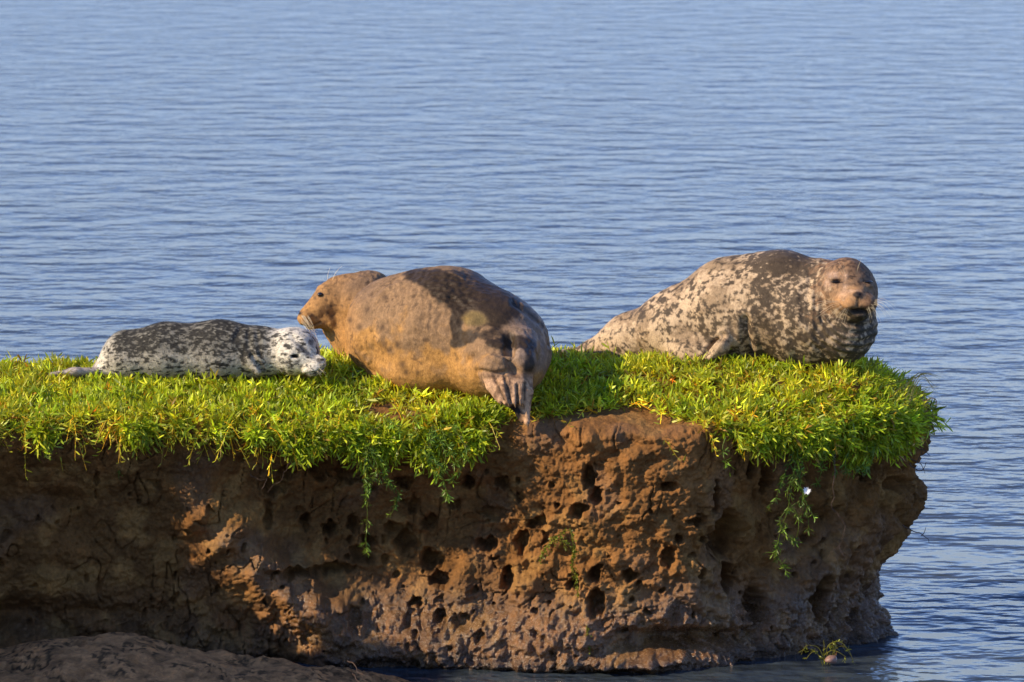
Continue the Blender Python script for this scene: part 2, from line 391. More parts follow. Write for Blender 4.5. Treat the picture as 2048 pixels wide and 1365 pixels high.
def build_mound():
    # low smooth mud shoal nearer the camera, bottom left
    xs = np.linspace(-3.6, -.35, 420); ys = np.linspace(-1.9, -.15, 200)
    X, Y = np.meshgrid(xs, ys); Pp = np.stack([X.ravel(), Y.ravel(), np.zeros(X.size)], 1)
    px = 1024+400*Pp[:, 0]
    crest = np.interp(px, [-400, 0, 70, 140, 290, 400, 560, 700, 790, 860], [.22, .22, .25, .29, .285, .215, .165, .10, .05, -.05])
    yy = Pp[:, 1]
    yc = -.75 + .05*noise(Pp, .5, 8.)
    crest = np.maximum(crest, .01); prof = np.where(yy > yc, 1-((yy-yc)/.42)**2, 1-((yc-yy)/.95)**2)
    z = crest*np.clip(prof, -1.2, 1)
    z += .030*fbm(Pp, .3, 4, 5.) - .012*sstep(.1, .4, fbm(Pp, .04, 2, 15.))*sstep(-.1, .3, noise(Pp, .2, 6.)) + .009*billow(Pp, .06, 4, 2., .6)*sstep(-.1, .2, noise(Pp, .25, 77.))
    for (hx, hy, a) in ((150, 1305, .03), (520, 1345, .03), (330, 1335, .02)):
        q = at(hx, hy, -.85); z -= a*np.exp(-(((Pp[:, 0]-q[0])/.06)**2+((yy+.85)/.05)**2))
    z = np.maximum(z, -.2)
    V = np.c_[Pp[:, :2], z]
    idx = np.arange(X.size).reshape(X.shape); F = np.stack([idx[:-1, :-1], idx[:-1, 1:], idx[1:, 1:], idx[1:, :-1]], -1).reshape(-1, 4)
    a = sstep(0, .35, noise(V, .07, 3.))[:, None]
    a = np.clip(a*.5+sstep(.10,.28,fbm(V,.035,3,9.))[:, None]*sstep(-.15,.2,noise(V,.2,6.))[:, None],0,1); c = np.array([.52, .25, .095])*(1-a) + np.array([.11, .06, .025])*a
    o = mesh_np('mud_shoal', V, F, MUD, c, True, None, np.full(len(V), .04)); o['kind'] = 'structure'
build_mound()

# ------------------------------------------------------------------ plants
def norm(v): return v/(np.linalg.norm(v, axis=-1, keepdims=True)+1e-9)
def leaves(B, D, L, Wd, C, up=None, droop=.25):
    """narrow fleshy leaves: base, direction, length, width, colour; returns verts, faces(quads/tris as degenerate-free lists), colours"""
    n = len(B); r = rng.normal(size=(n, 3)) if up is None else up + .5*rng.normal(size=(n, 3))
    side = norm(np.cross(D, r)); nor = norm(np.cross(side, D))
    L = L[:, None]; Wd = Wd[:, None]
    bend = -nor*L*droop
    ts = [(.0, .22), (.35, 1.0), (.72, .85), (1.0, 0)]
    vs_ = []
    for t, wv in ts[:3]:
        c = B + D*L*t + bend*t*t
        vs_ += [c-side*Wd*wv*.5, c+side*Wd*wv*.5]
    vs_.append(B + D*L + bend)
    V = np.stack(vs_, 1).reshape(-1, 3)
    b = np.arange(n)[:, None]*7
    Q = np.concatenate([b+np.array([[0, 1, 3, 2]]), b+np.array([[2, 3, 5, 4]])]); T = b+np.array([[4, 5, 6]])
    CC = np.repeat(C, 7, axis=0)
    return V, [Q, T], CC
def sprigs(B, D, L, base_c, nl=7, ll=(.040, .078), lw=(.007, .0115), spread=(.45, 1.3), grav=.25, stem_w=.003, var=.34):
    n = len(B); D = norm(D)
    a = norm(np.cross(D, rng.normal(size=(n, 3)))); b = np.cross(D, a)
    Vs = []; Q = []; T = []; Cs = []; off = 0
    g = np.array([0, 0, -1.0])
    shade = np.exp(rng.normal(0, var, (n, 1)))
    yel = rng.random((n, 1))**2
    sc = base_c*shade*(1+yel*np.array([.6, .2, .1]))*np.where(rng.random((n, 1)) < .05, np.array([1.0, .5, .6]), 1.0)
    def pt(t): return B + D*(L*t)[:, None] + g*(L*t*t*grav)[:, None] + a*(L*t*t*.3)[:, None]
    for k in range(nl):
        t = .25+.75*k/(nl-1); az_ = k*2.4+rng.random(n)*1.2; s = rng.uniform(*spread, n)*(1.15-.55*t)
        d = norm(D*np.cos(s)[:, None] + (a*np.cos(az_)[:, None]+b*np.sin(az_)[:, None])*np.sin(s)[:, None] + g*.15*grav)
        l = rng.uniform(*ll, n)*(1.1-.3*t); w_ = rng.uniform(*lw, n)
        c = sc*np.exp(rng.normal(0, .18, (n, 1)))
        V, (q, tt), cc = leaves(pt(np.full(n, t)), d, l, w_, c, D, rng.uniform(-.1, .35, (n, 1)))
        Vs.append(V); Q.append(q+off); T.append(tt+off); Cs.append(cc); off += len(V)
    # stem ribbons
    st = [pt(np.full(n, t)) for t in (0, .5, 1.0)]
    for dirv in (a, b):
        V = np.stack([st[0]-dirv*stem_w/2, st[0]+dirv*stem_w/2, st[1]-dirv*stem_w/2, st[1]+dirv*stem_w/2, st[2]-dirv*stem_w/3, st[2]+dirv*stem_w/3], 1).reshape(-1, 3)
        i = np.arange(n)[:, None]*6; Q.append(off+np.concatenate([i+np.array([[0, 1, 3, 2]]), i+np.array([[2, 3, 5, 4]])]))
        Vs.append(V); Cs.append(np.repeat(sc*np.array([1.3, .85, .6]), 6, axis=0)); off += len(V)
    return np.concatenate(Vs), [np.concatenate(Q), np.concatenate(T)], np.concatenate(Cs)

LOWX = [-200, 0, 60, 110, 150, 200, 260, 330, 400, 520, 560, 600, 680, 720, 760, 800, 860, 900, 950, 990, 1020, 1060, 1130, 1180, 1250, 1300, 1380, 1420, 1480, 1540, 1600, 1650, 1700, 1750, 1800, 1850, 1900]
LOWY = [865, 865, 868, 880, 850, 885, 900, 890, 880, 882, 900, 892, 900, 925, 930, 890, 925, 930, 895, 865, 842, 838, 833, 828, 820, 828, 852, 870, 882, 888, 905, 918, 920, 925, 905, 870, 850]
GREEN = np.array([.29, .40, .022])
def build_grass():
    F = BF; a, b, c, d = (BV[F[:, k]] for k in range(4))
    nr = np.cross(c-a, d-b); area = np.linalg.norm(nr, axis=1)*.5; nr = norm(nr); ctr = (a+b+c+d)/4
    px, py = proj(ctr)
    low = np.interp(px, LOWX, LOWY)
    isfront = (ctr[:, 1] < 1.0)
    up = nr[:, 2]
    # top surface
    topm = (up > .45) & (ctr[:, 2] > 1.1)
    wt = np.where(topm, 1.0, 0)
    bare = np.exp(-(((px-790)/70)**2+((py-826)/16)**2)**2) + np.exp(-(((px-1230)/190)**2+((py-853)/17)**2)**2)
    inview = (ctr[:, 0] > -2.75)
    wt *= np.clip(1-.93*bare, 0, 1)*np.where(py > low-4, .0, 1)*np.where(inview, 1, .12)*np.where(ctr[:, 1] > 1.2, .8, 1)
    wt *= np.where((ctr[:,1] < .45), 1.5, 1.0)*(.30+.70*sstep(-.18, .12, noise(ctr, .075, 55.)))
    pr = wt*area; pr /= pr.sum(); n = 8200
    i = rng.choice(len(F), n, p=pr)
    B = ctr[i]; ke = (proj(B)[0] < 1822) | (rng.random(n) < .12); B = B[ke]; n = len(B); rimf = sstep(.28, -.05, B[:, 1])*sstep(1.3, 1.1, B[:, 0])
    D = np.array([.0, -.15, 1.0]) + rng.normal(size=(n, 3))*np.array([1.0, .9, .3]); D[:, 1] -= rimf*.8; D[:, 2] -= rimf*.55
    edge = sstep(1.7, 2.05, B[:, 0]); D[:, 0] += edge*.1; D[:, 2] -= edge*.2
    L = rng.uniform(.025, .085, n)*np.exp(1.0*noise(B, .13, 4.)); 
    patch = sstep(-.25, .3, noise(B, .4, 66.))[:, None]
    gc = GREEN*(1-patch) + np.array([.36, .43, .025])*patch
    V1 = sprigs(B, D, L, gc)
    m = 3600; q = rng.choice(n, m); Da = rng.normal(size=(m, 3))*np.array([1.0, .7, .1])+np.array([0, -.2, .35])
    Va = sprigs(B[q]+np.array([0, 0, .02]), Da, rng.uniform(.08, .15, m), np.array([.36, .42, .03])*np.ones((m, 1)), nl=7, ll=(.03, .06), lw=(.0055, .009), grav=.75, stem_w=.005)
    # lip: hanging over the front
    lim = low-76+26*sstep(1440, 1540, px)+50*noise(ctr, .12, 8.)+25*noise(ctr, .05, 8.)
    fm = (up <= .6) & (ctr[:, 2] > .9) & (py < lim) & (np.where(ctr[:, 1] > 1.0, ctr[:, 2] > 1.2, True))
    wt = np.where(fm, 1.0, 0)*np.clip(1-.93*bare, 0, 1)*np.where(inview, 1, .2)
    wt *= .15+.85*sstep(-.2, .1, noise(ctr, .12, 5.)) + .6*sstep(1500, 1560, px)*sstep(1860, 1800, px)
    pr = wt*area; pr /= pr.sum(); n = 4300
    i = rng.choice(len(F), n, p=pr)
    i = i[(proj(ctr[i])[0] < 1822) | (rng.random(n) < .12)]; n = len(i)
    B = ctr[i] + nr[i]*rng.uniform(0, .05, (n, 1)); nn = nr[i]*np.array([1, 1, .3])
    D = nn*.8 + np.array([0, 0, -.35]) + rng.normal(size=(n, 3))*.55
    L = rng.uniform(.03, .075, n)
    V2 = sprigs(B, D, L, GREEN*np.ones((n, 1)), grav=.6)
    # lip fringe: tufts seated on the rim reaching out and drooping in front of the face
    P, nrm = plan_curve(); ok = np.where((P[:, 0] > -2.75) & ~((P[:, 1] > 1.0)))[0]
    X = P[ok, 0]; pxx = 1024+400*X*25/(25+P[ok, 1]); lowp = np.interp(pxx, LOWX, LOWY)
    drop = np.clip((lowp-880+20*sstep(1440, 1540, pxx)+40*noise(np.c_[P[ok], X*0], .12, 31.))/400, 0, .25)
    n = 3000; w_ = np.clip(drop, .0, 1)*(.5+.5*sstep(-.2, .2, noise(np.c_[P[ok], X*0], .15, 9.)));
    w_ = w_/w_.sum(); j = rng.choice(len(ok), n, p=w_); k = ok[j]
    zt = top_z(P[k, 0], P[k, 1]); dr = drop[j]*rng.random(n)**.8
    out = rng.uniform(-.01, .08, n)*(1+1.0*sstep(1.0, 1.4, P[k, 0])-1.6*sstep(1.8, 2.05, P[k, 0]))
    B = np.c_[P[k]+nrm[k]*out[:, None], zt-.01-dr]
    D = np.c_[nrm[k]*.7, np.full(n, -.3)] + rng.normal(size=(n, 3))*.5
    L = rng.uniform(.03, .08, n)
    ke = (proj(B)[0] < 1815) | (rng.random(n) < .1); B = B[ke]; D = D[ke]; L = L[ke]; n = len(B)
    V3 = sprigs(B, D, L, GREEN*np.ones((n, 1)), grav=.7)
    # long loose runners tumbling over the lip
    n = 620; j = rng.choice(len(ok), n, p=(lambda q: q/q.sum())(np.where((pxx > 985) & (pxx < 1400), .03, 1.0)*sstep(-.25, .2, noise(np.c_[P[ok], X*0], .10, 77.)))); k = ok[j]
    B = np.c_[P[k]+nrm[k]*rng.uniform(-.08, .05, (n, 1)), top_z(P[k, 0], P[k, 1])+rng.uniform(-.06, .03, n)]; ke = proj(B)[0] < 1825; B = B[ke]; k = k[ke]; n = len(B)
    D = np.c_[nrm[k]*.8, np.full(n, .1)] + rng.normal(size=(n, 3))*np.array([.9, .4, .4])
    V5 = sprigs(B, D, rng.uniform(.07, .15, n), np.array([.34, .40, .03])*np.ones((n, 1)), nl=8, ll=(.022, .05), lw=(.005, .008), grav=.85, stem_w=.005)
    # taller tuft beside the brown seal's hind flippers
    n = 330; tx = rng.normal(935, 38, n); B = np.array([at(x, y, yy) for x, y, yy in zip(tx, rng.uniform(775, 815, n), rng.uniform(-.02, .12, n))]); B[:, 2] = top_z(B[:, 0], B[:, 1])-.01
    B = B[proj(B)[0] < 985]; n = len(B)
    V4 = sprigs(B, np.array([.15, -.25, 1.0])+rng.normal(size=(n, 3))*.35, rng.uniform(.06, .13, n)*np.exp(-((B[:, 0]*400+1024-950)/75)**2), GREEN*np.ones((n, 1)))
    Vs = []; Qs = []; Ts = []; Cs = []; off = 0
    for V, (q, t), c in (V1, V2, V3, V4, V5, Va):
        Vs.append(V); Qs.append(q+off); Ts.append(t+off); Cs.append(c); off += len(V)
    o = mesh_np('grass', np.concatenate(Vs), [np.concatenate(Qs), np.concatenate(Ts)], LEAF, np.concatenate(Cs), False)
    tag(o, 'thick mat of bright green fleshy leaved plants covering the mud bank top', 'ground cover', kind='stuff')
build_grass()

def strand(pts, step=.012, wob=.006):
    """smooth polyline through (px,py,Y) points"""
    Q = np.array([at(*p) for p in pts]); c = catmull(Q, 14)
    c = c + wob*np.stack([fbm(c, .06, 2, 10*random.random()) for _ in range(3)], 1)
    return c
def trailing(name, label, cat, paths, base, nl=5, leafy=1.0, rad=.0022, ll=(.022, .042), lw=(.004, .0065), dens=70, group=None, start=.0):
    root = empty(name, at(*paths[0][0])); tag(root, label, cat, group)
    Bs = []; Ds = []
    for pth in paths:
        c = strand(pth); V, F = tube(c, np.linspace(rad, rad*.5, len(c)), 5)
        st = Soup(); st.add(V, F, base*np.array([1.3, 1.0, .8])*random.uniform(.8, 1.2)); st.build('stem', LEAF, root)
        L = np.linalg.norm(np.diff(c, axis=0), axis=1).sum(); k = max(2, int(L*dens*leafy))
        t = np.sort(rng.random(k)*(1-start)+start)*(len(c)-1); i = np.minimum(t.astype(int), len(c)-2)
        Bs.append(c[i]+(c[i+1]-c[i])*(t-i)[:, None]); Ds.append(norm(c[i+1]-c[i]))
    B = np.concatenate(Bs); D = norm(np.concatenate(Ds)*.7+rng.normal(size=(len(B), 3))*.55+np.array([0, -.2, 0]))
    V, F, C = sprigs(B, D, rng.uniform(.008, .025, len(B)), base*np.ones((len(B), 1)), nl=nl, ll=ll, lw=lw, grav=.5, stem_w=.0015)
    mesh_np('leaves', V, F, LEAF, C, False, root)
    return root
G2 = np.array([.10, .19, .022])
trailing('trailing_plant', 'feathery green plant trailing from the turf edge with a long thin straight strand', 'plant',
         [[(740, 880, -.12), (735, 930, -.15), (733, 1000, -.16), (733, 1100, -.16)], [(745, 890, -.12), (765, 930, -.15), (778, 965, -.16)],
          [(730, 890, -.12), (755, 930, -.17), (745, 960, -.18)], [(760, 950, -.12), (795, 985, -.1), (782, 1032, -.08)], [(735, 900, -.13), (728, 945, -.17), (742, 975, -.18)]], G2, dens=75, ll=(.018, .036))
trailing('trailing_plant', 'green tuft hanging lowest in front of the bank below the brown seal belly', 'plant',
         [[(865, 850, -.1), (862, 890, -.14), (880, 940, -.16), (893, 990, -.15)], [(880, 850, -.1), (900, 900, -.15), (920, 935, -.17), (905, 955, -.17)],
          [(860, 860, -.1), (850, 900, -.14), (868, 930, -.16)], [(900, 850, -.1), (930, 890, -.15), (925, 925, -.16)], [(870, 860, -.1), (890, 910, -.16), (875, 950, -.16)]], G2*1.15, dens=85)
pl = trailing('trailing_plant', 'long tangled green plant with a white flower hanging down the shaded right face', 'plant',
         [[(1600, 880, .02), (1590, 930, 0), (1580, 1000, 0), (1560, 1070, .02), (1556, 1110, .03), (1575, 1145, .03)], [(1610, 890, .02), (1600, 960, 0), (1612, 1010, 0), (1620, 1070, .02)],
          [(1590, 900, .02), (1565, 960, 0), (1550, 1000, .01), (1535, 1010, .01)], [(1600, 940, .0), (1575, 990, -.02), (1598, 1040, 0), (1590, 1090, .02)],
          [(1600, 1000, .0), (1560, 1040, .01), (1585, 1080, .02)], [(1556, 1110, .03), (1535, 1105, .04), (1525, 1112, .04)], [(1580, 930, 0), (1605, 990, -.02), (1625, 1030, .0)]], G2*.95, dens=48, ll=(.018, .04))
fl = Soup(); fc = at(1614, 982, -.05)
for k in range(14):
    a_ = k/14*2*math.pi; d = np.array([math.cos(a_), -.45, math.sin(a_)]); s_ = np.cross(d, [0, 1, 0]); s_ /= np.linalg.norm(s_)
    L_ = random.uniform(.016, .026); fl.add(np.array([fc, fc+d*L_*.6-s_*.0035, fc+d*L_, fc+d*L_*.6+s_*.0035]), [[0, 1, 2, 3]])
fl.build('flower', PETAL, pl, False)
trailing('trailing_plant', 'small lone green sprig dangling on a thread left of the shaded right face', 'plant',
         [[(1452, 872, -.1), (1446, 900, -.12), (1452, 928, -.12)]], G2*1.3, dens=55, start=.4)
trailing('trailing_plant', 'green sprigs hanging in shade from the right end of the turf', 'plant',
         [[(1640, 890, .1), (1645, 930, .08), (1635, 965, .08)], [(1700, 900, .15), (1690, 940, .12), (1735, 930, .12)], [(1750, 890, .2), (1740, 935, .16), (1722, 940, .16)], [(1660, 900, .1), (1672, 950, .08)]], G2, dens=60)
trailing('trailing_plant', 'thin green strands dripping from the turf edge below the spotted pup', 'plant',
         [[(233, 880, -.1), (235, 915, -.11), (237, 952, -.11)], [(250, 880, -.1), (252, 905, -.11), (251, 930, -.11)], [(190, 860, -.1), (190, 880, -.11), (189, 897, -.11)]], G2*1.3, dens=120, nl=3, ll=(.006, .012), lw=(.003, .005))
trailing('trailing_plant', 'sparse green sprigs over the bare red soil patch below the brown seal', 'plant',
         [[(770, 830, -.08), (790, 850, -.1), (800, 868, -.11)], [(820, 830, -.08), (835, 850, -.1), (828, 868, -.1)], [(725, 825, -.08), (735, 850, -.1), (760, 862, -.1)]], G2*1.4, dens=60)
# seaweed patch on the mud face
trailing('green_weed', 'patch of wet yellow green weed clinging to the sunlit mud face', 'seaweed',
         [[(1135, 1058, -.16), (1110, 1075, -.2), (1090, 1100, -.2), (1082, 1120, -.2)], [(1140, 1058, -.17), (1148, 1090, -.2), (1145, 1125, -.2), (1152, 1150, -.19), (1155, 1190, -.19)], [(1100, 1075, -.2), (1135, 1085, -.21), (1150, 1110, -.2)], [(1175, 1250, -.2), (1178, 1300, -.22)], [(1120, 1070, -.2), (1130, 1095, -.2)]],
         np.array([.14, .19, .015]), dens=240, nl=3, ll=(.006, .013), lw=(.005, .009))
trailing('water_plant', 'arching yellow green tuft growing at the waterline under the shaded face', 'plant',
         [[(1650, 1330, .02), (1640, 1300, -.01), (1615, 1290, -.01), (1602, 1310, -.01)], [(1655, 1330, .02), (1655, 1295, .02), (1680, 1285, .02), (1702, 1310, .02)], [(1660, 1330, .02), (1670, 1300, .02), (1690, 1295, .02), (1706, 1325, .02)],
          [(1650, 1330, .02), (1648, 1280, .02)], [(1645, 1330, .02), (1630, 1302, -.01), (1612, 1318, -.01)], [(1655, 1330, .02), (1665, 1290, .02), (1672, 1325, -.01)], [(1640, 1320, .02), (1665, 1300, -.01), (1692, 1315, -.01)]], np.array([.16, .19, .02]), dens=26, nl=4, ll=(.015, .03))
# grass blades leaning out at the right corner
def blades(name, label, cat, lst, colr, width=.006):
    root = empty(name, at(*lst[0][0])); tag(root, label, cat); s = Soup()
    for pth in lst:
        c = strand(pth, wob=.002); n = len(c); wd = np.linspace(width, .0008, n)
        t = norm(np.gradient(c, axis=0)); sd_ = norm(np.cross(t, np.array([.2, 1, .3])))
        V = np.concatenate([c-sd_*wd[:, None]/2, c+sd_*wd[:, None]/2]); F = [(i, i+1, n+i+1, n+i) for i in range(n-1)]
        s.add(V, F, colr*random.uniform(.7, 1.3))
    s.build('blade', LEAF, root, False); return root
bl = [[(1800+random.uniform(-30, 20), 780+random.uniform(-10, 60), .5), (1840, 760+random.uniform(-20, 30), .5), (1865+random.uniform(0, 30), 740+random.uniform(0, 50), .5)] for _ in range(9)]
blades('grass_tuft', 'thin brownish grass blades leaning out over the water at the right corner', 'grass tuft', bl, np.array([.16, .15, .05]))
def roots(label, lst, r=.0035):
    root = empty('root', at(*lst[0][0])); tag(root, label, 'root')
    for pth in lst:
        c = strand(pth, wob=.014); V, F = tube(c, np.linspace(r, r*.35, len(c)), 5); s = Soup(); s.add(V, F); s.build('root_strand', ROOT, root)
roots('dark twisted roots sticking out below the turf at the right end', [[(1800, 885, .6), (1845, 900, .6), (1862, 912, .6)], [(1795, 912, .6), (1835, 925, .6), (1850, 945, .6)], [(1818, 930, .6), (1840, 940, .6), (1855, 925, .6)], [(1835, 925, .6), (1842, 905, .6)], [(1825, 850, .6), (1860, 845, .6), (1868, 860, .6)], [(1830, 835, .6), (1868, 830, .6)], [(1845, 800, .6), (1870, 800, .6), (1872, 812, .6)]])
roots('short dark root poking out from the lower right edge of the bank', [[(1805, 1050, .6), (1848, 1072, .6), (1860, 1085, .6)], [(1846, 1070, .6), (1850, 1055, .6)]], .003)
roots('pale thin root hanging in front of the hollow left of centre', [[(585, 890, -.1), (580, 920, -.13), (565, 950, -.13), (535, 985, -.12)], [(500, 945, -.1), (515, 962, -.11), (530, 960, -.11)], [(522, 975, -.11), (535, 960, -.11)]], .002)
roots('long thin root curling down the shaded right face', [[(1670, 900, .05), (1668, 960, .02), (1665, 1010, .02), (1688, 1050, .03), (1680, 1090, .04), (1655, 1115, .05)], [(1680, 1090, .04), (1688, 1120, .05)]], .002)
roots('pale dry twig lying on the front mud shoal', [[(695, 1322, -.95), (712, 1335, -1.0), (725, 1350, -1.05)], [(704, 1345, -1.0), (718, 1364, -1.1)]], .003)
V, F = ellip(at(1662, 1320, .0), np.array([.032, .03, .022])); V += .008*np.stack([noise(V, .04, k*9.) for k in range(3)], 1)
tag(mesh_np('stone', V, F, STONE), 'small pinkish stone at the waterline in front of the plant tuft', 'stone')

# ------------------------------------------------------------------ seals: signed distance bodies polygonised with surface nets
def smin(a, b, k):
    h = np.clip(.5+.5*(b-a)/k, 0, 1); return b*(1-h)+a*h-k*h*(1-h)
def smax(a, b, k): return -smin(-a, -b, k)
def rot(yaw=0, pitch=0, roll=0):
    """axes: x right, y away, z up; roll turns in the picture plane (about y, clockwise positive), yaw about z, pitch about x (degrees)"""
    y, p, r = R(yaw), R(pitch), R(roll)
    Rz = np.array([[math.cos(y), -math.sin(y), 0], [math.sin(y), math.cos(y), 0], [0, 0, 1]])
    Rx = np.array([[1, 0, 0], [0, math.cos(p), -math.sin(p)], [0, math.sin(p), math.cos(p)]])
    Ry = np.array([[math.cos(r), 0, math.sin(r)], [0, 1, 0], [-math.sin(r), 0, math.cos(r)]])
    return Rz @ Rx @ Ry
U = 1/400.
def sd_ell(P, c, r, M=None):
    q = P-c
    if M is not None: q = q @ M
    r = np.asarray(r); k0 = np.linalg.norm(q/r, axis=1); k1 = np.linalg.norm(q/(r*r), axis=1)
    return k0*(k0-1)/np.maximum(k1, 1e-6)
def sd_cone(P, a, b, ra, rb, flat=1.0, fdir=None):
    ba = b-a; t = np.clip(((P-a) @ ba)/(ba @ ba), 0, 1)
    q = P-(a+t[:, None]*ba)
    if fdir is not None:
        s = q @ fdir; q = q + s[:, None]*fdir*(1/flat-1)
    return (np.linalg.norm(q, axis=1)-(ra+(rb-ra)*t))*(flat if fdir is not None else 1)
def run(prims, P):
    """prims: list of (op, k, fn)"""
    d = None
    for op, k, fn in prims:
        v = fn(P)
        if d is None: d = v
        elif op == '+': d = smin(d, v, k)
        else: d = smax(d, -v, k)
    return d
def E(px, py, Y, rx, rz, ry=None, roll=0, yaw=0, pitch=0, k=.05, op='+'):
    c = at(px, py, Y); r = np.array([rx, ry if ry else rx, rz])*U; M = rot(yaw, pitch, roll)
    f = lambda P: sd_ell(P, c, r, M); f.bb = (c-r.max(), c+r.max()); return (op, k, f)
def K(a, b, ra, rb, k=.05, op='+', flat=1.0, fdir=None):
    A = at(*a); B = at(*b); fd = None if fdir is None else norm(np.array(fdir, float))
    f = lambda P: sd_cone(P, A, B, ra*U, rb*U, flat, fd); m = max(ra, rb)*U/ (flat if flat<1 else 1); f.bb = (np.minimum(A, B)-m, np.maximum(A, B)+m); return (op, k, f)
def nets(prims, h):
    lo = np.min([p[2].bb[0] for p in prims if p[0] == '+'], axis=0)-3*h; hi = np.max([p[2].bb[1] for p in prims if p[0] == '+'], axis=0)+3*h
    n = np.ceil((hi-lo)/h).astype(int)+1
    ax = [lo[i]+h*np.arange(n[i]) for i in range(3)]
    D = np.empty(n, np.float32)
    YZ = np.stack(np.meshgrid(ax[1], ax[2], indexing='ij'), -1).reshape(-1, 2)
    for i in range(0, n[0], 8):
        xs = ax[0][i:i+8]
        P = np.empty((len(xs)*len(YZ), 3)); P[:, 0] = np.repeat(xs, len(YZ)); P[:, 1:] = np.tile(YZ, (len(xs), 1))
        D[i:i+8] = run(prims, P).reshape(len(xs), n[1], n[2])
    s = D < 0
    cs = [s[a:n[0]-1+a, b:n[1]-1+b, c:n[2]-1+c] for a in (0, 1) for b in (0, 1) for c in (0, 1)]
    cnt = sum(c.astype(np.int8) for c in cs); act = (cnt > 0) & (cnt < 8)
    ids = np.full(act.shape, -1, np.int64); ii = np.argwhere(act); ids[act] = np.arange(len(ii))
    acc = np.zeros((len(ii), 3)); num = np.zeros(len(ii))
    for e in [((a, b, 0), (a, b, 1)) for a in (0, 1) for b in (0, 1)]+[((a, 0, b), (a, 1, b)) for a in (0, 1) for b in (0, 1)]+[((0, a, b), (1, a, b)) for a in (0, 1) for b in (0, 1)]:
        p, q = np.array(e[0]), np.array(e[1])
        d0 = D[tuple((ii+p).T)]; d1 = D[tuple((ii+q).T)]; m = (d0 < 0) != (d1 < 0)
        t = np.where(m, d0/np.where(m, d0-d1, 1), 0)
        acc += np.where(m[:, None], p+t[:, None]*(q-p), 0); num += m
    V = lo+h*(ii+acc/num[:, None])
    F = []
    for axs in range(3):
        o1, o2 = [(1, 2), (2, 0), (0, 1)][axs]
        sl0 = [slice(1, -1)]*3; sl1 = [slice(1, -1)]*3; sl0[axs] = slice(0, -1); sl1[axs] = slice(1, None)
        ch = np.zeros(s.shape, bool); A = s[tuple(sl0)]; B = s[tuple(sl1)]
        pos = np.argwhere(A != B); base = np.array([1, 1, 1]); base[axs] = 0; pos = pos+base
        flip = s[tuple(pos.T)]
        e1 = np.zeros(3, int); e1[o1] = 1; e2 = np.zeros(3, int); e2[o2] = 1
        q = np.stack([ids[tuple((pos-e1-e2).T)], ids[tuple((pos-e2).T)], ids[tuple(pos.T)], ids[tuple((pos-e1).T)]], 1)
        q[~flip] = q[~flip][:, ::-1]; F.append(q)
    F = np.concatenate(F); F = F[(F >= 0).all(1)]
    for _ in range(2):
        d, g = sdgrad(prims, V); V = V-g*d[:, None]*.8
    return V, F
def sdgrad(prims, V, e=.0015):
    d = run(prims, V); g = np.stack([run(prims, V+np.eye(3)[i]*e)-d for i in range(3)], 1)/e
    return d, g/(np.linalg.norm(g, axis=1)[:, None]+1e-9)
def blob(px, py, x, y, sx, sy, ang=0):
    a = R(ang); dx = px-x; dy = py-y; u = dx*math.cos(a)+dy*math.sin(a); v = -dx*math.sin(a)+dy*math.cos(a)
    return np.exp(-((u/sx)**2+(v/sy)**2))
def mix(a, b, t): t = np.clip(t, 0, 1)[:, None]; return a*(1-t)+np.asarray(b)*t

def fur(V, F, Nn, C, wet, n, L, flow, parent, wd=.0016, lift=.35):
    a, b, c, d = (V[F[:, k]] for k in range(4))
    area = np.linalg.norm(np.cross(c-a, d-b), axis=1); dry = 1-.85*wet[F[:, 0]]
    pr = area*dry; pr /= pr.sum(); i = rng.choice(len(F), n, p=pr)
    r = rng.random((n, 2, 1)); B = (a[i]*(1-r[:, 0])+b[i]*r[:, 0])*(1-r[:, 1])+(d[i]*(1-r[:, 0])+c[i]*r[:, 0])*r[:, 1]
    nn = norm(Nn[F[i, 0]]+Nn[F[i, 2]]); fl = flow(B); fl = norm(fl-nn*(fl*nn).sum(1)[:, None])
    D = norm(fl+nn*lift+rng.normal(size=(n, 3))*.22); l = L*rng.uniform(.6, 1.3, (n, 1))
    s = norm(np.cross(D, nn))*wd/2; B = B-nn*.0015
    VV = np.stack([B-s, B+s, B+D*l], 1).reshape(-1, 3); cc = C[F[i, 0]]*np.exp(rng.normal(0, .33, (n, 1))+.35*noise(B, .014, 3.)[:, None])
    VV_c = np.repeat(cc, 3, axis=0); ww = np.repeat(wet[F[i, 0]], 3)
    mesh_np('fur', VV, np.arange(3*n).reshape(-1, 3), FUR, VV_c, False, parent, ww)

def whiskers(parent, lst, r=.0011):
    for pth in lst:
        c = catmull(np.array([at(*p) for p in pth]), 8); V, F = tube(c, np.linspace(r, r*.3, len(c)), 4); mesh_np('whisker', V, F, WHISK, None, True, parent)

def finish(name, root, prims, h, shape, paint, furn, furl, flow):
    V, F = nets(prims, h); d, Nn = sdgrad(prims, V)
    V = shape(V, Nn)
    # recompute normals after sculpting
    a, b, c, dd = (V[F[:, k]] for k in range(4)); fn = np.cross(c-a, dd-b); Nn = np.zeros_like(V)
    for k in range(4): np.add.at(Nn, F[:, k], fn)
    Nn = norm(Nn)
    C, wet = paint(V, Nn)
    o = mesh_np('body', V, F, COAT, C, True, root, wet)
    fur(V, F, Nn, C, wet, furn, furl, flow, root)
    return V, Nn

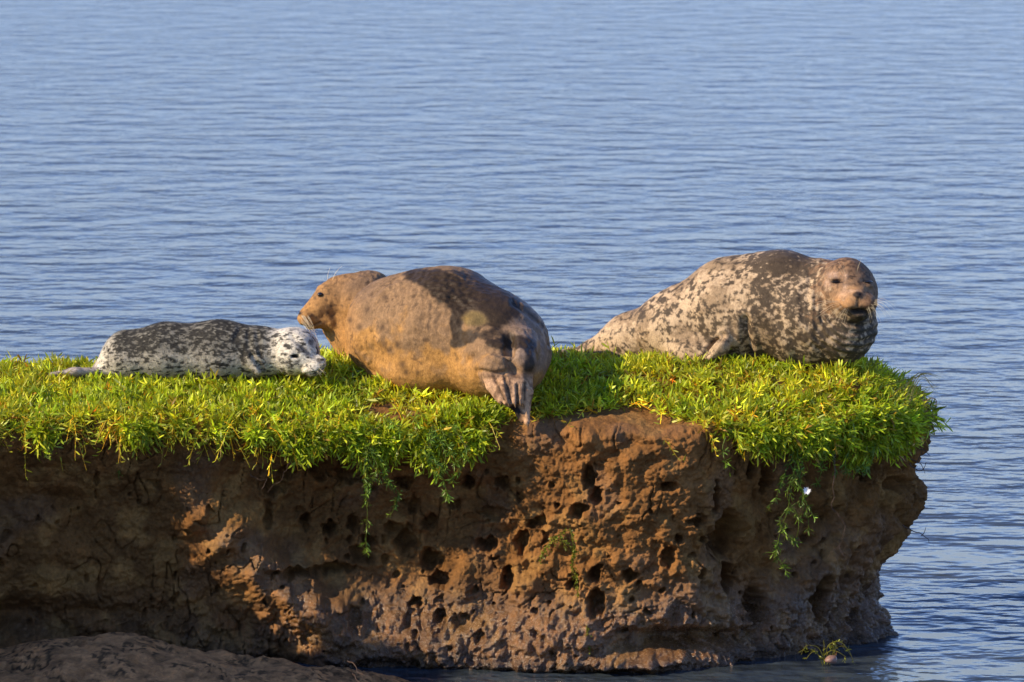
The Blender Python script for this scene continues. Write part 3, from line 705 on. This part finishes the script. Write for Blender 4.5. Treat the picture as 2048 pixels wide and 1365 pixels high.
# ---- brown seal in the middle, hind flippers towards us, head turned left
def build_mother():
    root = empty('seal', at(900, 790, .45))
    tag(root, 'large brown seal in the middle, head in profile, hind flippers hanging over the edge', 'seal')
    pr = [E(887, 654, .62, 130, 125, 150, yaw=-20, k=.05),
          E(985, 692, .45, 122, 112, 130, roll=28, k=.12),
          E(800, 660, .70, 116, 112, 120, roll=-10, k=.10),
          E(1000, 735, .25, 85, 62, 90, k=.08),
          E(860, 735, .55, 110, 55, 110, k=.08),
          E(738, 612, 1.03, 70, 76, 80, roll=-35, k=.06),         # neck
          E(690, 600, 1.06, 52, 54, 52, roll=-40, k=.05),           # skull
          K((660, 603, 1.0), (620, 632, .95), 39, 22, k=.03),      # muzzle
          K((652, 640, .96), (622, 646, .93), 22, 12, k=.02),      # jaw
          E(611, 637, .91, 16, 15, 20, k=.012),                    # whisker pad
          K((690, 650, 1.05), (735, 700, .95), 48, 58, k=.05),      # throat / chest
          K((712, 700, .62), (745, 716, .50), 16, 10, k=.02), 
          # tail end: two ankles and the digits
          K((982, 700, .16), (987, 734, -.02), 44, 29, k=.035),
          K((1042, 690, .18), (1045, 728, -.0), 38, 27, k=.035),
          K((1012, 700, .15), (1014, 742, -.03), 24, 13, k=.02)]
    digs = [((970, 746, .02), (984, 772, -.06), (1001, 800, -.10), 13, 9), ((996, 750, .0), (1007, 776, -.085), (1014, 804, -.125), 15, 9), ((1018, 750, .0), (1027, 778, -.08), (1029, 804, -.12), 13, 8),
            ((1034, 748, .0), (1041, 776, -.07), (1041, 802, -.11), 13, 8), ((1048, 742, .02), (1053, 785, -.06), (1053, 844, -.11), 14, 7)]
    for a, b, c, r1, r2 in digs:
        pr += [K(a, b, r1, r1, k=.016), K(b, c, r1, r2, k=.010)]
    pr += [K((995, 752, .02), (1046, 750, .02), 15, 15, k=.02), K((1012, 752, -.01), (1026, 798, -.085), 44, 24, k=.012, flat=.35, fdir=(0, 1, .4)), K((1026, 795, -.04), (1048, 838, -.07), 15, 10, k=.014)]
    pr += [E(641, 589, .90, 6, 5, 12, k=.01, op='-')]
    def shape(V, Nn):
        px, py = proj(V); fr = sstep(.2, -.3, Nn[:, 1])
        d = .008*fbm(V, .22, 3, 1.) + .0022*fbm(V, .03, 3, 4.) + fr*.0035*sstep(.1, .4, noise(V, .3, 88.))*noise(V+.03*np.stack([fbm(V, .1, 2, 6.)]*3, 1), (.022, .05, .09), 31.)*2
        # skin folds
        for pts, wd, dp in (([(795, 548), (740, 575), (705, 605), (688, 650), (690, 700)], 9, .006), ([(1027, 605), (1060, 628), (1092, 658), (1100, 690)], 5, .012),
                            ([(800, 556), (770, 572), (745, 590)], 4, .006), ([(905, 600), (935, 625), (915, 660), (925, 690)], 9, .010),
                            ([(940, 720), (980, 700), (1012, 712), (1022, 740)], 7, .012), ([(1020, 680), (1022, 720), (1030, 745)], 8, .02), ([(960, 742), (990, 748), (1010, 744)], 4, .010),
                            ([(880, 560), (930, 590), (960, 640)], 10, .006), ([(603, 652), (620, 653), (640, 645)], 2.2, .006), ([(750, 700), (790, 735), (840, 760)], 12, .006), ([(992, 762), (1007, 803)], 2.6, .009), ([(1008, 752), (1021, 804)], 2.4, .010), ([(1034, 772), (1036, 806)], 2.4, .009), ([(1050, 768), (1048, 806)], 2.4, .008)):
            L = line_d(px, py, pts); d = d-fr*dp*np.exp(-(L/wd)**2)+fr*dp*.35*np.exp(-((L-2.2*wd)/wd)**2)
        # small wrinkles on the shoulder
        d += fr*.004*blob(px, py, 900, 585, 60, 40)*noise(V, (.03, .03, .012), 9.)*3
        d += fr*.008*blob(px, py, 1000, 715, 50, 30)*noise(V, .025, 19.)
        return V+Nn*d[:, None]
    def paint(V, Nn):
        px, py = proj(V); n1 = fbm(V, .12, 4, 3.); n2 = noise(V, .017, 7.)*.8+.3*noise(V, .10, 8.); n3 = noise(V, .034, 27.); n0 = fbm(V, .05, 3, 13.)
        C = np.tile(np.array([.23, .142, .070]), (len(V), 1))
        t = sstep(-.3, .5, (py-690+.30*(880-px))/110.+.9*n1); C = mix(C, [.38, .20, .055], t*.95)
        C = mix(C, [.36, .19, .06], sstep(735, 690, px)*.8)
        C = mix(C, [.15, .095, .055], blob(px, py, 712, 572, 48, 36, -20)*.85)
        C = mix(C, [.20, .15, .115], sstep(980, 1060, px)*sstep(760, 700, py)*.8)  # right flank greyed: sky sheen on wet fur painted in
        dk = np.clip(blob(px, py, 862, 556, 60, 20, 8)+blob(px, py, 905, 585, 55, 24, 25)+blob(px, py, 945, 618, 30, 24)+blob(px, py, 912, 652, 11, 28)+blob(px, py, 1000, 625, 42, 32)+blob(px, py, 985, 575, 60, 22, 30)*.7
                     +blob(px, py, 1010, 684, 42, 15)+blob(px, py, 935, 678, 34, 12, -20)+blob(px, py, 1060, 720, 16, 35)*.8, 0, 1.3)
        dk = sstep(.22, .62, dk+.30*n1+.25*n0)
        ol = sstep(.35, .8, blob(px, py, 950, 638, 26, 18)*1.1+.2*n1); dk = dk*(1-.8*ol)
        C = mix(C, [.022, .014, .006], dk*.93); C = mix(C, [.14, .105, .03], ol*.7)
        sp = sstep(.30, .42, n2+.25*n0)*sstep(905, 800, px)+sstep(.36, .5, n3)*sstep(960, 820, px)
        sp = np.clip(sp, 0, 1)*(1-dk)*sstep(-.35, .15, noise(V, .15, 64.)); C = mix(C, [.07, .042, .024], sp*.62); C = C*np.exp(.22*noise(V, (.011, .02, .02), 91.)+.10*n0)[:, None]
        for x, y, s in ((765, 655, 6), (768, 690, 7), (780, 700, 6), (805, 730, 8), (812, 745, 6), (720, 655, 5), (700, 640, 6), (664, 635, 6), (661, 612, 5), (655, 625, 4), (835, 745, 5), (795, 690, 6), (1096, 690, 6), (1100, 700, 5), (735, 620, 7), (770, 595, 6)):
            C = mix(C, [.05, .03, .018], blob(px, py, x, y, s, s*1.3)*.75)
        fold_shade = line_d(px, py, [(1020, 600), (1060, 628), (1092, 658), (1098, 690)]); C = mix(C, [.03, .025, .02], np.exp(-(fold_shade/4.5)**2)*.8)  # fold shade painted dark along the flank crease
        # flippers: pale grey-tan skin with dark web; groove and gap shade painted in
        fl_ = sstep(742, 752, py)*sstep(955, 965, px)*sstep(.12, .02, V[:, 1]); C = mix(C, [.50, .31, .17], fl_); C = mix(C, [.22, .13, .07], fl_*sstep(-.1, .35, n0)); C = mix(C, [.12, .07, .04], fl_*sstep(775, 748, py)*.5)
        C = mix(C, [.05, .03, .02], fl_*sstep(.1, .4, n2)*.5)
        for a, b, c_, r1, r2 in digs[:-1]:
            pass
        for pts in ([(993, 765), (1008, 800)], [(1010, 752), (1022, 806)], [(1034, 770), (1036, 806)], [(1050, 765), (1049, 800)]):
            C = mix(C, [.04, .025, .015], np.exp(-(line_d(px, py, pts)/2.5)**2)*fl_*.9)  # shade between the digits painted as dark lines
        C = mix(C, [.012, .009, .008], sstep(.3, .6, blob(px, py, 1028, 828, 17, 20))*fl_)  # shadow gap below the digits painted black
        C = mix(C, [.018, .012, .01], blob(px, py, 599, 627, 5, 4)*1.2)          # nose
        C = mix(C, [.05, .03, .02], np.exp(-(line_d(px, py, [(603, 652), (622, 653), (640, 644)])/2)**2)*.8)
        C = mix(C, [.06, .04, .03], blob(px, py, 641, 589, 10, 7)*.6)
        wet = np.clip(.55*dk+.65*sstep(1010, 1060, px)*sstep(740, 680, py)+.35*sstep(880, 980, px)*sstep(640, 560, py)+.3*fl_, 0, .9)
        return C, wet
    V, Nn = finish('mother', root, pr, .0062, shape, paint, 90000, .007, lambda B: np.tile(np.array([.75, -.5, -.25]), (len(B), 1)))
    v, f = ellip(at(640.5, 589.5, .925), np.array([.014, .013, .012])); mesh_np('eye', v, f, BLACK, None, True, root)
    tips = [(1001, 806, -.115), (1017, 809, -.135), (1030, 811, -.135), (1041, 809, -.125), (1055, 852, -.12)]
    for x, y, Y in tips:
        v, f = tube([at(x, y-9, Y+.004), at(x, y-1, Y-.006), at(x+1, y+5, Y-.004)], [.008, .006, .001], 7); mesh_np('claw', v, f, HORN, None, True, root)
    W = []
    for k in range(16):
        a = random.random(); x0, y0 = 606+random.uniform(-4, 10), 634+random.uniform(-4, 12); l = random.uniform(15, 42)
        W.append([(x0, y0, .86), (x0+l*.35, y0+l*.55, .84), (x0+l*.85*random.uniform(.6, 1.1), y0+l*1.15, .83)])
    W += [[(665, 560, .93), (672, 545, .93), (684, 532, .93)], [(655, 560, .95), (656, 548, .95), (660, 536, .95)]]
    whiskers(root, W)
build_mother()

# ---- mottled seal on the right, facing us
def build_right():
    root = empty('seal', at(1480, 735, .9))
    tag(root, 'dark mottled seal on the right facing the camera with narrowed eyes', 'seal')
    pr = [K((1150, 712, 1.25), (1260, 684, 1.15), 14, 54, k=.05),
          K((1260, 682, 1.15), (1365, 652, 1.05), 52, 80, k=.08),
          K((1365, 655, 1.05), (1465, 622, .98), 76, 102, k=.08),
          K((1465, 617, .98), (1560, 610, .90), 104, 110, k=.08),
          K((1560, 612, .90), (1635, 630, .80), 108, 104, k=.08),
          K((1630, 640, .80), (1680, 655, .72), 100, 72, k=.08),
          E(1688, 655, .70, 62, 68, 70, k=.05),                          # chest
          K((1640, 590, .78), (1685, 590, .72), 72, 66, k=.05),          # neck
          E(1694, 583, .64, 61, 66, 74, k=.04),                          # skull
          K((1705, 590, .55), (1713, 602, .46), 40, 26, k=.04),          # muzzle
          E(1695, 606, .46, 27, 21, 26, k=.02), E(1732, 606, .46, 22, 20, 26, k=.02),   # pads
          E(1715, 591, .44, 13, 10, 20, k=.014),                         # nose
          E(1716, 628, .50, 24, 14, 30, k=.02),                          # jaw
          E(1716, 622, .40, 21, 4, 16, k=.018, op='-'),                  # mouth gap
          E(1709, 590, .388, 3.2, 2.0, 10, roll=-25, k=.003, op='-'), E(1722, 590, .388, 3.2, 2.0, 10, roll=25, k=.003, op='-'),
          E(1672, 564, .455, 17, 5, 20, k=.012, op='-'), E(1735, 563, .455, 14, 5, 20, k=.012, op='-'),
          E(1672, 556, .53, 17, 6, 16, k=.016), E(1672, 572, .53, 15, 6, 18, k=.012), E(1735, 571, .53, 12, 5, 18, k=.012),
          K((1470, 650, .80), (1445, 695, .70), 24, 14, k=.03, flat=.6, fdir=(0, 1, .2)),        # front flipper
          K((1445, 695, .70), (1422, 712, .72), 14, 9, k=.02),
          E(1400, 700, .90, 70, 40, 60, k=.05),
          K((1140, 704, 1.25), (1118, 706, 1.2), 9, 6, k=.01), K((1140, 704, 1.25), (1105, 712, 1.25), 9, 5, k=.01)]
    def shape(V, Nn):
        px, py = proj(V); fr = sstep(.2, -.3, Nn[:, 1])
        d = .008*fbm(V, .2, 3, 51.) + .0016*fbm(V, .03, 3, 4.)
        for pts, wd, dp in (([(1490, 640), (1494, 680), (1500, 712)], 7, .02), ([(1445, 672), (1428, 690), (1415, 705)], 5, .016), ([(1600, 700), (1560, 650), (1540, 600)], 14, .006),
                            ([(1612, 640), (1608, 590), (1625, 545)], 8, .006)):
            L = line_d(px, py, pts); d = d-fr*dp*np.exp(-(L/wd)**2)+fr*dp*.4*np.exp(-((L-2.2*wd)/wd)**2)
        # throat rings
        rr = np.hypot((px-1716), (py-600)*1.0)+4*noise(V, .08, 8.); ring = sstep(618, 640, py)*sstep(720, 690, py)*sstep(1600, 1640, px)
        d += fr*ring*.0045*np.cos(rr*2*math.pi/15)
        d += fr*.004*blob(px, py, 1625, 600, 30, 60)*np.cos(px*2*math.pi/14+3*noise(V, .1, 2.))
        d -= fr*.006*np.exp(-(line_d(px, py, [(1715, 598), (1715, 612)])/1.8)**2)
        return V+Nn*d[:, None]
    def paint(V, Nn):
        px, py = proj(V); n1 = fbm(V+.02*np.stack([fbm(V, .08, 2, 55.)]*3, 1), (.050, .050, .036), 4, 3., .72); n2 = fbm(V, .024, 3, 7., .6); n3 = fbm(V, .2, 2, 17.)
        C = np.tile(np.array([.46, .34, .205]), (len(V), 1)); C = mix(C, [.22, .15, .08], sstep(-.25, .35, n3+.5*n2)*.8)
        dm = .22 + .36*sstep(1430, 1560, px) - .35*blob(px, py, 1445, 575, 50, 50) + .55*blob(px, py, 1540, 525, 70, 26, 5)+.2*sstep(1480, 1530, px)*sstep(560, 530, py) - .25*blob(px, py, 1290, 680, 80, 30)+.15*blob(px, py, 1405, 665, 30, 35)+.25*blob(px, py, 1420, 640, 22, 45)
        dk = sstep(-.22, .30, n1*.85+n2*.55+dm-.34)
        head = sstep(-.25, .25, (px-1640)/60.+.5*n1)*sstep(-.2, .2, (622-py)/60.+.4*n1)
        C = mix(C, [.038, .027, .016], dk*(1-.55*head)*.9)
        C = mix(C, [.22, .155, .095], np.exp(-(line_d(px, py, [(1468, 655), (1440, 700)])/16)**2)*.55)
        # throat: dark rings on pale
        th = sstep(1640, 1680, px)*sstep(640, 660, py); rr = np.hypot(px-1716, py-600)
        rg = sstep(-.2, .5, np.cos(rr*2*math.pi/15+2.5*n3)+1.6*n1); C = mix(C, [.06, .052, .035], th*rg*.75)
        hd = np.array([.16, .085, .04]); C = mix(C, hd, head*.80); C = mix(C, [.34, .20, .10], head*sstep(0, .4, n1+.15)*.6); C = mix(C, [.05, .03, .018], head*sstep(.0, .30, n2+.35*n1)*.8); C = mix(C, [.07, .04, .025], head*blob(px, py, 1725, 535, 34, 14)*.6)
        for x, y, sx, sy, a in ((1668, 550, 12, 6, .7), (1655, 566, 6, 12, .6), (1690, 552, 5, 9, .6), (1690, 577, 8, 8, .6), (1685, 592, 9, 6, .7), (1705, 582, 14, 4, .5)):
            C = mix(C, [.70, .48, .32], np.clip(1.3*head, 0, 1)*a*blob(px, py, x, y, sx, sy)*(.7+n2))
        C = mix(C, [.46, .25, .10], blob(px, py, 1690, 604, 24, 16)*.85*(1+.8*n2)); C = mix(C, [.28, .15, .07], blob(px, py, 1733, 606, 15, 14)*.6); C = mix(C, [.5, .28, .12], blob(px, py, 1712, 576, 18, 5)*.6)
        eye = blob(px, py, 1673, 565, 14, 2.8)+blob(px, py, 1736, 564, 11, 2.8); C = mix(C, [.015, .01, .008], sstep(.25, .7, eye))
        C = mix(C, [.09, .05, .035], (blob(px, py, 1672, 562, 20, 10)+blob(px, py, 1735, 562, 16, 10))*.35)
        nz = blob(px, py, 1716, 590, 13, 7.5); C = mix(C, [.03, .02, .016], sstep(.35, .7, nz)); C = mix(C, [.02, .015, .01], np.exp(-(line_d(px, py, [(1716, 594), (1716, 613)])/2.2)**2)*.9)
        mouth_shade = blob(px, py, 1717, 623, 20, 8)+.4*noise(V, .02, 3.); C = mix(C, [.018, .013, .010], sstep(.25, .65, mouth_shade)*.95)  # muzzle shadow painted dark over mouth and chin
        C = mix(C, [.04, .03, .02], sstep(.2, .8, blob(px, py, 1717, 638, 30, 16)+.3*n1)*.8)  # shadow below the chin painted onto the throat
        wet = np.clip(.25+.3*blob(px, py, 1545, 500, 60, 12)+.3*sstep(1450, 1200, px), 0, .8)*(1-.2*head)
        return C, wet
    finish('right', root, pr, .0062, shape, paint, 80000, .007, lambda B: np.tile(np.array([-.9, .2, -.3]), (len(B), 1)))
    for x in (1672, 1735):
        v, f = ellip(at(x, 563.5, .505), np.array([.026, .02, .0052])); mesh_np('eye', v, f, BLACK, None, True, root)
    W = []
    for k in range(13):   # left pad whiskers sweeping down left
        t = k/12; x0, y0 = 1680+t*20+random.uniform(-3, 3), 602+t*14+random.uniform(-2, 2); ang = R(176-t*62+random.uniform(-4, 4)); l = random.uniform(55, 78)*(1-.45*t)
        W.append([(x0, y0, .44), (x0+math.cos(ang)*l*.5, y0+math.sin(ang)*l*.5-3, .36), (x0+math.cos(ang)*l, y0+math.sin(ang)*l+3, .34)])
    for k in range(12):
        t = k/11; x0, y0 = 1744-t*14, 602+t*12; ang = R(4+t*58+random.uniform(-5, 5)); l = random.uniform(28, 60)*(1-.45*t)
        W.append([(x0, y0, .44), (x0+math.cos(ang)*l*.5, y0+math.sin(ang)*l*.5-4, .38), (x0+math.cos(ang)*l*.95, y0+math.sin(ang)*l+8, .38)])
    for x, y, dx, dy in ((1690, 545, -14, -22), (1686, 548, -8, -12), (1715, 540, 8, -24), (1714, 545, 3, -18), (1690, 548, -4, -22)):
        W.append([(x, y, .48), (x+dx*.5, y+dy*.5, .44), (x+dx, y+dy, .43)])
    whiskers(root, W, .0008)
build_right()

# ---- spotted pup lying on its side on the left
def build_pup():
    root = empty('seal_pup', at(430, 765, .55))
    tag(root, 'small white and black spotted seal pup lying asleep on its side at the left', 'seal pup')
    pr = [K((185, 752, .62), (255, 712, .60), 12, 46, k=.04),
          K((255, 712, .60), (330, 704, .58), 50, 56, k=.05),
          K((330, 704, .58), (440, 702, .56), 56, 60, k=.05),
          K((440, 702, .56), (520, 705, .53), 60, 52, k=.05),
          K((520, 705, .53), (575, 702, .50), 48, 44, k=.035),
          E(590, 703, .47, 50, 49, 52, k=.03),
          K((600, 712, .42), (632, 731, .37), 36, 17, k=.03),
          E(626, 737, .36, 21, 15, 20, roll=-15, k=.02), E(638, 724, .38, 14, 13, 16, k=.02),
          E(590, 713, .335, 9, 4, 12, roll=-12, k=.006, op='-'),
          K((205, 744, .58), (150, 745, .52), 15, 15, k=.02, flat=.6, fdir=(0, .3, 1)), K((150, 745, .52), (108, 749, .50), 15, 9, k=.015, flat=.6, fdir=(0, .3, 1)),
          K((200, 744, .66), (140, 745, .68), 10, 8, k=.015),
          K((500, 722, .42), (515, 742, .40), 12, 8, k=.02)]
    def shape(V, Nn):
        px, py = proj(V); fr = sstep(.2, -.3, Nn[:, 1])
        d = .002*fbm(V, .14, 3, 71.) + .0015*fbm(V, .025, 3, 4.)
        for pts, wd, dp in (([(497, 665), (497, 690), (505, 712)], 4, .005), ([(515, 668), (518, 690), (520, 710)], 4, .005), ([(480, 660), (470, 680)], 5, .005), ([(505, 712), (522, 738)], 4, .01),
                            ([(585, 675), (612, 700), (636, 716)], 5, .006), ([(612, 748), (634, 746), (646, 736)], 2.5, .006)):
            L = line_d(px, py, pts); d = d-fr*dp*np.exp(-(L/wd)**2)+fr*dp*.4*np.exp(-((L-2.2*wd)/wd)**2)
        return V+Nn*d[:, None]
    def paint(V, Nn):
        px, py = proj(V); Q = V*np.array([.62, 1, 1.15]); n1 = fbm(Q, .026, 3, 3., .7); n2 = fbm(Q, .013, 2, 7.); n3 = fbm(V, .15, 2, 17.)
        C = np.tile(np.array([.62, .58, .47]), (len(V), 1))
        body = sstep(560, 520, px)*sstep(195, 250, px); back = sstep(725, 690, py)
        C = mix(C, [.15, .145, .115], body*(.5+.5*back)*.93); C = mix(C, [.40, .36, .29], body*(1-back)*sstep(0, .3, n3+.1)*.5)
        dm = body*(.04+.36*back) - (1-body)*.10 - .22*blob(px, py, 510, 680, 12, 26)+.22*blob(px, py, 560, 675, 22, 14) - .15*blob(px, py, 380, 700, 30, 20)
        dk = sstep(.12, .28, n1*.7+n2*.5+dm); C = mix(C, [.025, .024, .020], dk*.93)
        C = mix(C, [.75, .72, .66], sstep(540, 560, px)*sstep(672, 655, py)*.4)
        C = mix(C, [.66, .62, .50], sstep(560, 590, px)*sstep(700, 715, py)*.7*(1-dk))
        # face markings
        for x, y, sx, sy, a in ((622, 685, 6, 8, 0), (607, 700, 22, 6, 42), (574, 726, 8, 3, -20), (593, 727, 6, 3, -30), (580, 735, 5, 3, -30), (603, 733, 6, 3, -50), (560, 720, 5, 3, -50), (638, 722, 7, 5, 30), (598, 722, 4, 2.5, -40), (566, 740, 7, 3, 20)):
            C = mix(C, [.05, .042, .035], sstep(.15, .75, blob(px, py, x, y, sx, sy, a)+.25*n2)*.75)
        C = mix(C, [.02, .015, .015], sstep(.25, .6, blob(px, py, 590, 713, 10, 3.4, 12)))
        C = mix(C, [.05, .035, .03], np.exp(-(line_d(px, py, [(612, 750), (634, 748), (648, 736)])/1.8)**2)*.8)
        C = mix(C, [.34, .29, .25], sstep(200, 185, px)*.85)
        wet = np.full(len(V), .08)
        return C, wet
    finish('pup', root, pr, .005, shape, paint, 75000, .015, lambda B: np.tile(np.array([-.9, .0, -.35]), (len(B), 1)))
    W = []
    for k in range(8):
        x0, y0 = 632+random.uniform(-4, 8), 738+random.uniform(-6, 4); a = R(random.uniform(-50, 50)); l = random.uniform(12, 24)
        W.append([(x0, y0, .33), (x0+math.cos(a)*l*.5, y0+math.sin(a)*l*.5, .31), (x0+math.cos(a)*l, y0+math.sin(a)*l+3, .31)])
    whiskers(root, W, .0008)
build_pup()
